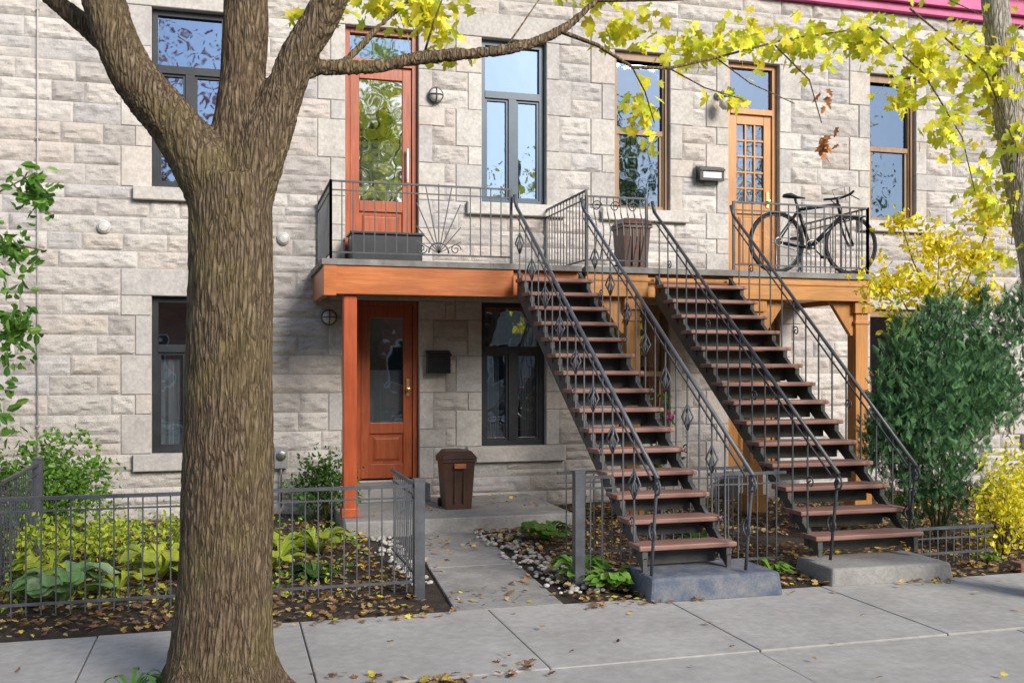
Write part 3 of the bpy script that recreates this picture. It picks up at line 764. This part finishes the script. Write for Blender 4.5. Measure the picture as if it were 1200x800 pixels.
for a in(.3,1.5,2.7,3.9,5.2):
    tubes.append(([(-.03+.15*math.cos(a),T+.15*math.sin(a),.28),(-.04+.25*math.cos(a),T+.25*math.sin(a),.06),(-.04+.40*math.cos(a),T+.40*math.sin(a),-.06)],[.08,.08,.05]))
remesh_tree('trunk_and_limbs',tubes,.0105,'bark',maple,.0055)
tw=MB()
def twig(pts,r0=.012,r1=.003):
    n=len(pts); tw.tube(pts,[r0+(r1-r0)*i/(n-1) for i in range(n)],'bark',6)
twig([(1.73,T+.2,3.43),(1.97,T+.25,3.39),(2.2,T+.3,3.30),(2.45,T+.35,3.33),(2.8,T+.45,3.45),(3.3,T+.5,3.62),(3.9,T+.5,3.75)],.014,.004)
twig([(2.2,T+.3,3.30),(2.3,T+.35,3.18),(2.38,T+.4,3.02)],.006); twig([(2.45,T+.35,3.33),(2.7,T+.4,3.25),(2.95,T+.4,3.2)],.006)
twig([(1.95,T+.2,3.62),(2.5,T+.4,3.75),(3.2,T+.5,3.9),(4.2,T+.4,4.0),(4.8,T+.5,3.9)],.012)
twig([(3.2,T+.5,3.6),(3.5,T+.55,3.4),(3.62,T+.6,3.15)],.006)
twig([(1.404,T+.15,3.285),(1.5,T+.2,3.42),(1.62,T+.2,3.6)],.007); twig([(.957,T+.1,3.19),(1.0,T+.05,3.35),(1.05,T,3.5)],.007)
twig([(3.9,T+.5,3.75),(4.3,T+.5,3.5),(4.6,T+.5,3.1),(4.7,T+.5,2.75)],.008); twig([(4.2,T+.5,3.9),(4.7,T+.4,3.5),(4.95,T+.4,3.0),(4.9,T+.4,2.4)],.008)
twig([(2.8,T+.45,3.45),(3.0,T+.4,3.3),(3.3,T+.4,3.2)],.005)
tw.build('twigs',maple)
YC=-5.5
cl=[((.42,YC-.4,3.36),(.15,.15,.11),45),((1.0,YC-.3,3.50),(.30,.25,.19),170),((.74,YC-.3,3.52),(.2,.2,.12),55),((1.15,YC-.3,3.28),(.13,.15,.09),34),
 ((2.38,YC,3.12),(.15,.2,.24),55),((2.25,YC,3.60),(.28,.25,.14),70),((2.70,YC,3.56),(.32,.3,.16),110),((3.05,YC,3.62),(.30,.3,.17),110),
 ((3.4,YC,3.62),(.32,.3,.18),130),((3.9,YC,3.70),(.40,.3,.17),160),((4.35,YC,3.60),(.36,.3,.24),190),((4.85,YC,3.60),(.38,.35,.36),270),
 ((5.02,YC,3.15),(.24,.3,.34),130),((4.55,YC,3.15),(.24,.2,.22),75),((4.85,YC,2.72),(.26,.2,.24),85),((4.95,YC,2.35),(.18,.2,.16),35),((4.2,YC,3.34),(.22,.2,.12),40),((2.95,YC,3.24),(.2,.2,.10),22),((2.1,YC-.1,3.78),(.4,.3,.10),70),((1.75,YC-.3,3.76),(.4,.3,.10),50),
 ((0,TY,4.9),(1.6,1.3,.7),220),((2.2,YC,4.5),(1.5,1.2,.5),180),((4.2,YC,4.5),(1.3,1.2,.5),220)]
pos=np.concatenate([cloud(c,r,n,.0) for c,r,n in cl])
n=len(pos); leaves('crown_leaves',pos,rng.uniform(.05,.095,n),palette(n,YEL),'maple','leaf',maple,rotmats(n,np.array([0,0,-.7])))
pos=np.concatenate([cloud((3.62,YC+.0,3.0),(.09,.1,.15),16,0),cloud((3.62,YC,3.30),(.08,.1,.06),6,0)]); n=len(pos)
leaves('withered_leaf_cluster',pos,rng.uniform(.05,.08,n),palette(n,[(.55,.22,.08),(.65,.30,.12)]),'maple','leaf',maple,rotmats(n,np.array([0,0,-1.2])))
t2=empty('maple_tree')
remesh_tree('trunk_and_limbs',[([(5.55,-5.5,-.1),(5.5,-5.5,.1),(5.40,-5.5,1.2),(5.25,-5.5,2.2),(5.12,-5.5,2.8),(4.98,-5.5,3.5),(4.88,-5.5,4.2),(4.8,-5.4,5.2)],[.22,.16,.12,.105,.10,.10,.08,.05]),
  ([(5.1,-5.5,2.6),(5.3,-5.5,3.2),(5.6,-5.4,4.0),(5.9,-5.3,5)],[.08,.07,.06,.03])],.014,'barkpale',t2,.004)
pos=np.concatenate([cloud((5.5,-5.4,3.7),(.6,.5,.6),320,0),cloud((5.3,-5.4,4.9),(1.2,1.1,.6),260,0),cloud((5.3,-5.3,2.9),(.3,.3,.3),90,0)]);n=len(pos)
leaves('crown_leaves',pos,rng.uniform(.05,.085,n),palette(n,YEL),'maple','leaf',t2,rotmats(n,np.array([0,0,-.7])))

# ---------------------------------------------------------------- shrubs etc.
def shrub(name,clusters,size,pal,kind='oval',stems=None,shell=.3,mat='leaf',up=None,spread=1.):
    e=empty(name)
    pos=np.concatenate([cloud(c,r,n,shell) for c,r,n in clusters]); pos=pos[pos[:,2]>.02]; n=len(pos)
    leaves('foliage',pos,rng.uniform(size*.7,size*1.3,n),palette(n,pal,.18),kind,mat,e,rotmats(n,up,spread) if up is not None else None)
    m=MB()
    base=clusters[0][0]
    for s in (stems or [[(base[0]+random.uniform(-.05,.05),base[1],0),(base[0]+random.uniform(-.2,.2),base[1]+random.uniform(-.1,.1),base[2]*1.1)] for _ in range(7)]):
        k=len(s); m.tube(s,[.012+(.004-.012)*i/(k-1) for i in range(k)],'bark',6)
    m.build('stems',e); return e
UP=np.array([0,0,1.])
jc=[((6.05,-3.4,.75),(.48,.5,.7),2500),((5.95,-3.4,1.35),(.36,.4,.45),1300),((6.4,-3.3,1.3),(.40,.4,.5),1500),((6.25,-3.3,1.70),(.18,.25,.40),420),((6.75,-3.2,1.4),(.32,.4,.5),1100),((5.70,-3.4,1.0),(.24,.3,.42),600),((7.15,-3.0,1.4),(.4,.4,.5),800)]
for sx,sz,k in((5.62,1.45,.30),(5.78,1.80,.36),(5.98,1.72,.34),(6.12,2.0,.30),(6.33,2.02,.32),(6.5,1.85,.38),(6.68,2.0,.36),(6.9,1.95,.36),(7.1,2.05,.34),(5.5,.9,.26)):
    jc.append(((sx,-3.35,sz),(.10,.12,k),190))
shrub('juniper_shrub',jc,.09,[(.075,.19,.075),(.11,.25,.10),(.16,.33,.13),(.045,.12,.05)],'spray',mat='needle',shell=.4,up=UP*1.2,
   stems=[[(6.15,-3.4,0),(6.15+a,-3.4,.8),(6.1+1.6*a,-3.35,1.7)] for a in(-.25,-.1,.05,.2,.35)])
shrub('evergreen_shrub',[((.95,-.55,.38),(.38,.3,.36),1700)],.05,GRN,'oval')
shrub('evergreen_shrub',[((-1.55,-1.0,.5),(.55,.4,.45),3200),((-2.2,-1.2,.55),(.5,.4,.5),1700)],.055,[(.18,.36,.05),(.26,.46,.07),(.12,.26,.04)],'oval')
shrub('yellow_shrub',[((6.28,-4.05,.46),(.28,.22,.42),1300),((6.75,-3.9,.55),(.35,.3,.5),1100),((7.3,-3.7,.5),(.4,.35,.42),700)],.05,[(.93,.80,.05),(.94,.84,.08),(.86,.80,.07)],'oval')
shrub('golden_spirea',[((-.95,-2.4,.22),(.35,.4,.22),800),((-.35,-2.0,.2),(.35,.3,.2),600),((-1.4,-2.6,.25),(.3,.3,.22),500)],.05,LIME,'oval')
shrub('young_yellow_tree',[((5.9,-3.0,2.35),(.36,.25,.28),420),((6.45,-3.0,2.75),(.40,.25,.26),460),((6.35,-3.0,2.35),(.44,.3,.28),520),((6.9,-3.0,2.65),(.38,.25,.24),400),((6.15,-3.0,1.95),(.28,.25,.18),220),((7.05,-3.0,3.05),(.32,.2,.18),240),((6.1,-3.0,2.95),(.28,.2,.14),130),((6.9,-3,2.3),(.32,.2,.2),260)],
   .065,[(.93,.80,.05),(.94,.84,.06),(.92,.72,.05)],'oval',shell=0,stems=[[(6.5,-2.9,0),(6.48,-2.9,1.2),(6.45,-3,2.0),(6.5,-3,2.8)],[(6.46,-2.95,1.7),(6.1,-3,2.2),(5.85,-3,2.5)],[(6.46,-3,1.9),(6.8,-3,2.4),(7.1,-3,3.05)],[(6.47,-3,2.1),(6.2,-3,2.6),(6.05,-3,3.0)]])
shrub('sapling',[((-1.22,-4.0,2.72),(.18,.2,.2),150),((-1.34,-4.0,2.35),(.2,.2,.2),130),((-1.33,-4.0,1.85),(.17,.2,.32),180),((-1.42,-4.0,1.3),(.12,.2,.25),60),((-2.0,-4.0,2.2),(.4,.3,.6),260)],.075,[(.20,.42,.07),(.30,.52,.09),(.13,.30,.05)],'oval',shell=0,
   stems=[[(-2.0,-3.9,0),(-2.0,-3.9,1.5),(-1.9,-4,2.6)],[(-1.98,-3.95,1.6),(-1.7,-4,2.1),(-1.4,-4,2.4),(-1.15,-4,2.35)],[(-1.95,-3.95,2.0),(-1.6,-4,2.6),(-1.2,-4,2.85)],[(-2,-3.9,1.2),(-1.7,-4,1.6),(-1.35,-4,1.85)]])
fl=shrub('flowering_vine',[((4.2,-1.75,1.1),(.10,.1,.25),160),((4.15,-1.7,.55),(.14,.12,.4),200)],.06,[(.12,.25,.05),(.16,.32,.06)],'oval',shell=0,stems=[[(4.15,-1.72,0),(4.17,-1.72,.8),(4.2,-1.72,1.3)]])
pos=cloud((4.22,-1.85,1.12),(.10,.06,.12),26,0);n=len(pos);leaves('blossoms',pos,rng.uniform(.035,.05,n),palette(n,[(.7,.06,.3),(.8,.12,.4)]),'oval','leaf',fl)
def hosta(x,y,r,n,pal,name='hosta_plant',w=.42):
    vs=[];fs=[];cs=[]
    for i in range(n):
        a=random.uniform(0,2*math.pi); L=r*random.uniform(.7,1.1); h=r*random.uniform(.35,.75); c=np.array(random.choice(pal))*random.uniform(.8,1.2)
        o=len(vs); st=7; ca,sa=math.cos(a),math.sin(a)
        for k in range(st+1):
            t=k/st; d=L*t; z=.01+h*math.sin(min(1,t*1.15)*math.pi*.72); 
            ww=0.012 if t<.3 else L*w*.5*math.sin((t-.3)/.7*math.pi)**.7+.002
            for q in(-1,0,1):
                vs.append((x+ca*d-sa*q*ww,y+sa*d+ca*q*ww,z-(.0 if q else .25*ww))); cs.append(c*(1. if q else .8))
        for k in range(st):
            b0=o+k*3; fs+=[(b0,b0+1,b0+4,b0+3),(b0+1,b0+2,b0+5,b0+4)]
    colmesh(name,vs,fs,cs,'leaf',None,True)
hosta(-1.08,-3.75,.36,36,[(.34,.56,.22),(.50,.66,.36),(.26,.48,.15)])
hosta(-.5,-3.1,.34,32,LIME); hosta(.35,-3.0,.3,26,LIME); hosta(.2,-2.3,.3,26,LIME); hosta(.72,-2.4,.3,26,LIME); hosta(-1.3,-2.9,.3,24,LIME); hosta(-.75,-3.5,.2,18,LIME)
hosta(.6,-3.5,.2,26,GRN,'leafy_perennial'); hosta(2.62,-4.35,.22,30,[(.26,.52,.09),(.36,.60,.12)],'leafy_perennial',.3);hosta(2.5,-4.05,.26,34,[(.26,.52,.09),(.36,.6,.12)],'leafy_perennial',.3)
hosta(3.95,-4.3,.18,20,[(.2,.4,.06)],'leafy_perennial',.3);hosta(5.9,-4.3,.14,14,[(.2,.4,.06)],'leafy_perennial',.3)
hosta(-.45,-5.95,.2,16,[(.16,.38,.06)],'grass_tuft',.12); hosta(2.75,-2.4,.28,26,[(.2,.36,.07)],'leafy_perennial'); hosta(3.85,-3.2,.25,22,GRN,'leafy_perennial')
P=np.column_stack([rng.uniform(-2.5,1.1,4200),rng.uniform(-3.9,-.6,4200),rng.uniform(.02,.10,4200)])
keep=np.array([noise.noise(Vector((p[0]*1.4,p[1]*1.4,5)))>.0 for p in P]);P=P[keep];n=len(P)
leaves('ground_cover',P,rng.uniform(.03,.06,n),palette(n,GRN+LIME+LIME),'oval','leaf')
def scatter(n,x0,x1,y0,y1,z,thr=None,sc=1.2):
    P=np.column_stack([rng.uniform(x0,x1,n),rng.uniform(y0,y1,n),np.full(n,z)+rng.uniform(0,.022,n)])
    if thr is not None:
        k=np.array([noise.noise(Vector((p[0]*sc,p[1]*sc,2)))>thr for p in P]); P=P[k]
    return P
A=[scatter(7500,-4,1.25,-4.66,-.3,.022,-.35),scatter(9500,2.3,8.5,-4.68,-.3,.022,-.4),scatter(200,1.4,2.4,-4.6,-1.7,.018,-.1),scatter(110,1.05,3.3,-1.6,-.1,.155,.0),
   scatter(300,-4,1.4,-4.82,-4.62,.018,.0,2),scatter(600,2.2,9,-4.88,-4.62,.018,-.2,2),scatter(80,-4,9,-6.9,-4.8,.018,None),scatter(1100,-2,1.15,-6.9,-5.98,.01,-.1),scatter(60,.3,1.6,-6.1,-5.85,.018,-.05,3)]
P=np.concatenate(A);n=len(P)
Zt=rng.normal(size=(n,3))*.28+np.array([0,0,1]); Zt/=np.linalg.norm(Zt,axis=1)[:,None]
X=np.cross(rng.normal(size=(n,3)),Zt);X/=np.linalg.norm(X,axis=1)[:,None];Yv=np.cross(Zt,X);R3=np.stack([X,Yv,Zt],axis=2)
cols=palette(n,BRN*2+[(.8,.64,.08),(.7,.44,.08)],.22)
leaves('fallen_leaves',P,rng.uniform(.025,.055,n),cols,'maple','dry',None,R3)
vs=[];fs=[];cs=[]
def peb(x,y,z,s,c):
    o=len(vs);rot=random.uniform(0,3)
    for zz,rr in((-.3,.8),(.15,1),(.5,.6)):
        for i in range(7):
            a=rot+i*2*math.pi/7; k=rr*s*random.uniform(.85,1.1); vs.append((x+k*math.cos(a),y+k*.75*math.sin(a),z+zz*s)); cs.append(c)
    vs.append((x,y,z+.62*s)); cs.append(c)
    for r_ in range(2):
        for i in range(7): fs.append((o+r_*7+i,o+r_*7+(i+1)%7,o+(r_+1)*7+(i+1)%7,o+(r_+1)*7+i))
    for i in range(7): fs.append((o+14+i,o+14+(i+1)%7,o+21))
for i in range(340):
    if i%3: x=random.gauss(2.38,.12);y=random.uniform(-4.45,-1.75)
    else: x=random.gauss(1.36,.06)-.02;y=random.uniform(-3.9,-1.8)
    if 1.46<x<2.18: continue
    t=random.uniform(.35,.62); peb(x,y,.03,random.uniform(.012,.03),(t,t*.94,t*.86))
colmesh('garden_pebbles',vs,fs,cs,'pebble',None,True)

# ---------------------------------------------------------------- street across (seen in the window reflections)
def far_tree(x,y,h,r,pal,n=3600):
    e=empty('street_tree'); m=MB(); m.tube([(x,y,0),(x+.1,y,h*.4),(x,y,h*.8)],[.25,.18,.06],'bark',10)
    for a in range(6): m.tube([(x,y,h*.4),(x+r*.6*math.cos(a),y+r*.6*math.sin(a),h*.75)],[.09,.03],'bark',6)
    m.build('trunk',e); pos=cloud((x,y,h*.72),(r,r,h*.33),n,.15); k=len(pos)
    leaves('crown',pos,rng.uniform(.10,.20,k),palette(k,pal),'maple','leaf',e)
far_tree(4.2,-19,11.5,2.4,YEL+LIME,4600); far_tree(-3.0,-20,12,3.4,[(.55,.16,.13),(.6,.25,.2),(.5,.17,.22)],4600); far_tree(12.6,-21,10.5,2.4,YEL+GRN+GRN,4000); far_tree(19.5,-20,10.5,2.8,YEL+GRN+GRN,3600); far_tree(-11,-19,10,3,GRN,2500)
for i in range(5):
    h=empty('brick_house' if i%2==0 else 'stone_house'); x0=-28+i*12; m=MB(); k='brick' if i%2==0 else 'greystone'; m.box(x0,x0+11.9,-34,-24,0,6.6+.3*(i%2),k); m.box(x0-.0,x0+11.9,-23.99,-23.7,6.2+.3*(i%2),6.65+.3*(i%2),'cream')
    m.build('walls',h); m=MB()
    for k in range(4):
        for z in(.9,3.9):
            m.box(x0+1+k*2.8,x0+2+k*2.8,-23.99,-23.93,z,z+1.7,'white'); m.box(x0+1.08+k*2.8,x0+1.92+k*2.8,-23.93,-23.91,z+.08,z+1.62,'dark')
    m.build('windows',h)

# ---------------------------------------------------------------- light, world, camera
SD=Vector((.36,-.80,.48)).normalized(); el=math.asin(SD.z); az=math.atan2(SD.x,SD.y)
L=bpy.data.lights.new('sun','SUN'); L.energy=4.6; L.angle=R(24); L.color=(1,.95,.89)
lo=bpy.data.objects.new('sun',L); scene.collection.objects.link(lo); lo.rotation_euler=(-SD).to_track_quat('-Z','Y').to_euler(); lo.location=(10,-12,12)
w=bpy.data.worlds.new('World'); scene.world=w; w.use_nodes=True; nt=w.node_tree
sk=nt.nodes.new('ShaderNodeTexSky'); sk.sky_type='NISHITA'; sk.sun_disc=False; sk.sun_elevation=el; sk.sun_rotation=az; sk.dust_density=1.2; sk.air_density=1.0; sk.ozone_density=1
bg=nt.nodes['Background']; nt.links.new(sk.outputs[0],bg.inputs[0]); bg.inputs[1].default_value=.15
cam=bpy.data.cameras.new('camera'); co=bpy.data.objects.new('camera',cam); scene.collection.objects.link(co)
co.location=(0,-11,1.6); co.rotation_euler=(R(90),0,-math.atan(.2837)); cam.lens=35.0; cam.sensor_width=36; cam.shift_y=.025; cam.clip_end=500
scene.camera=co
scene.view_settings.view_transform='Standard'; scene.view_settings.look='None'; scene.view_settings.exposure=0
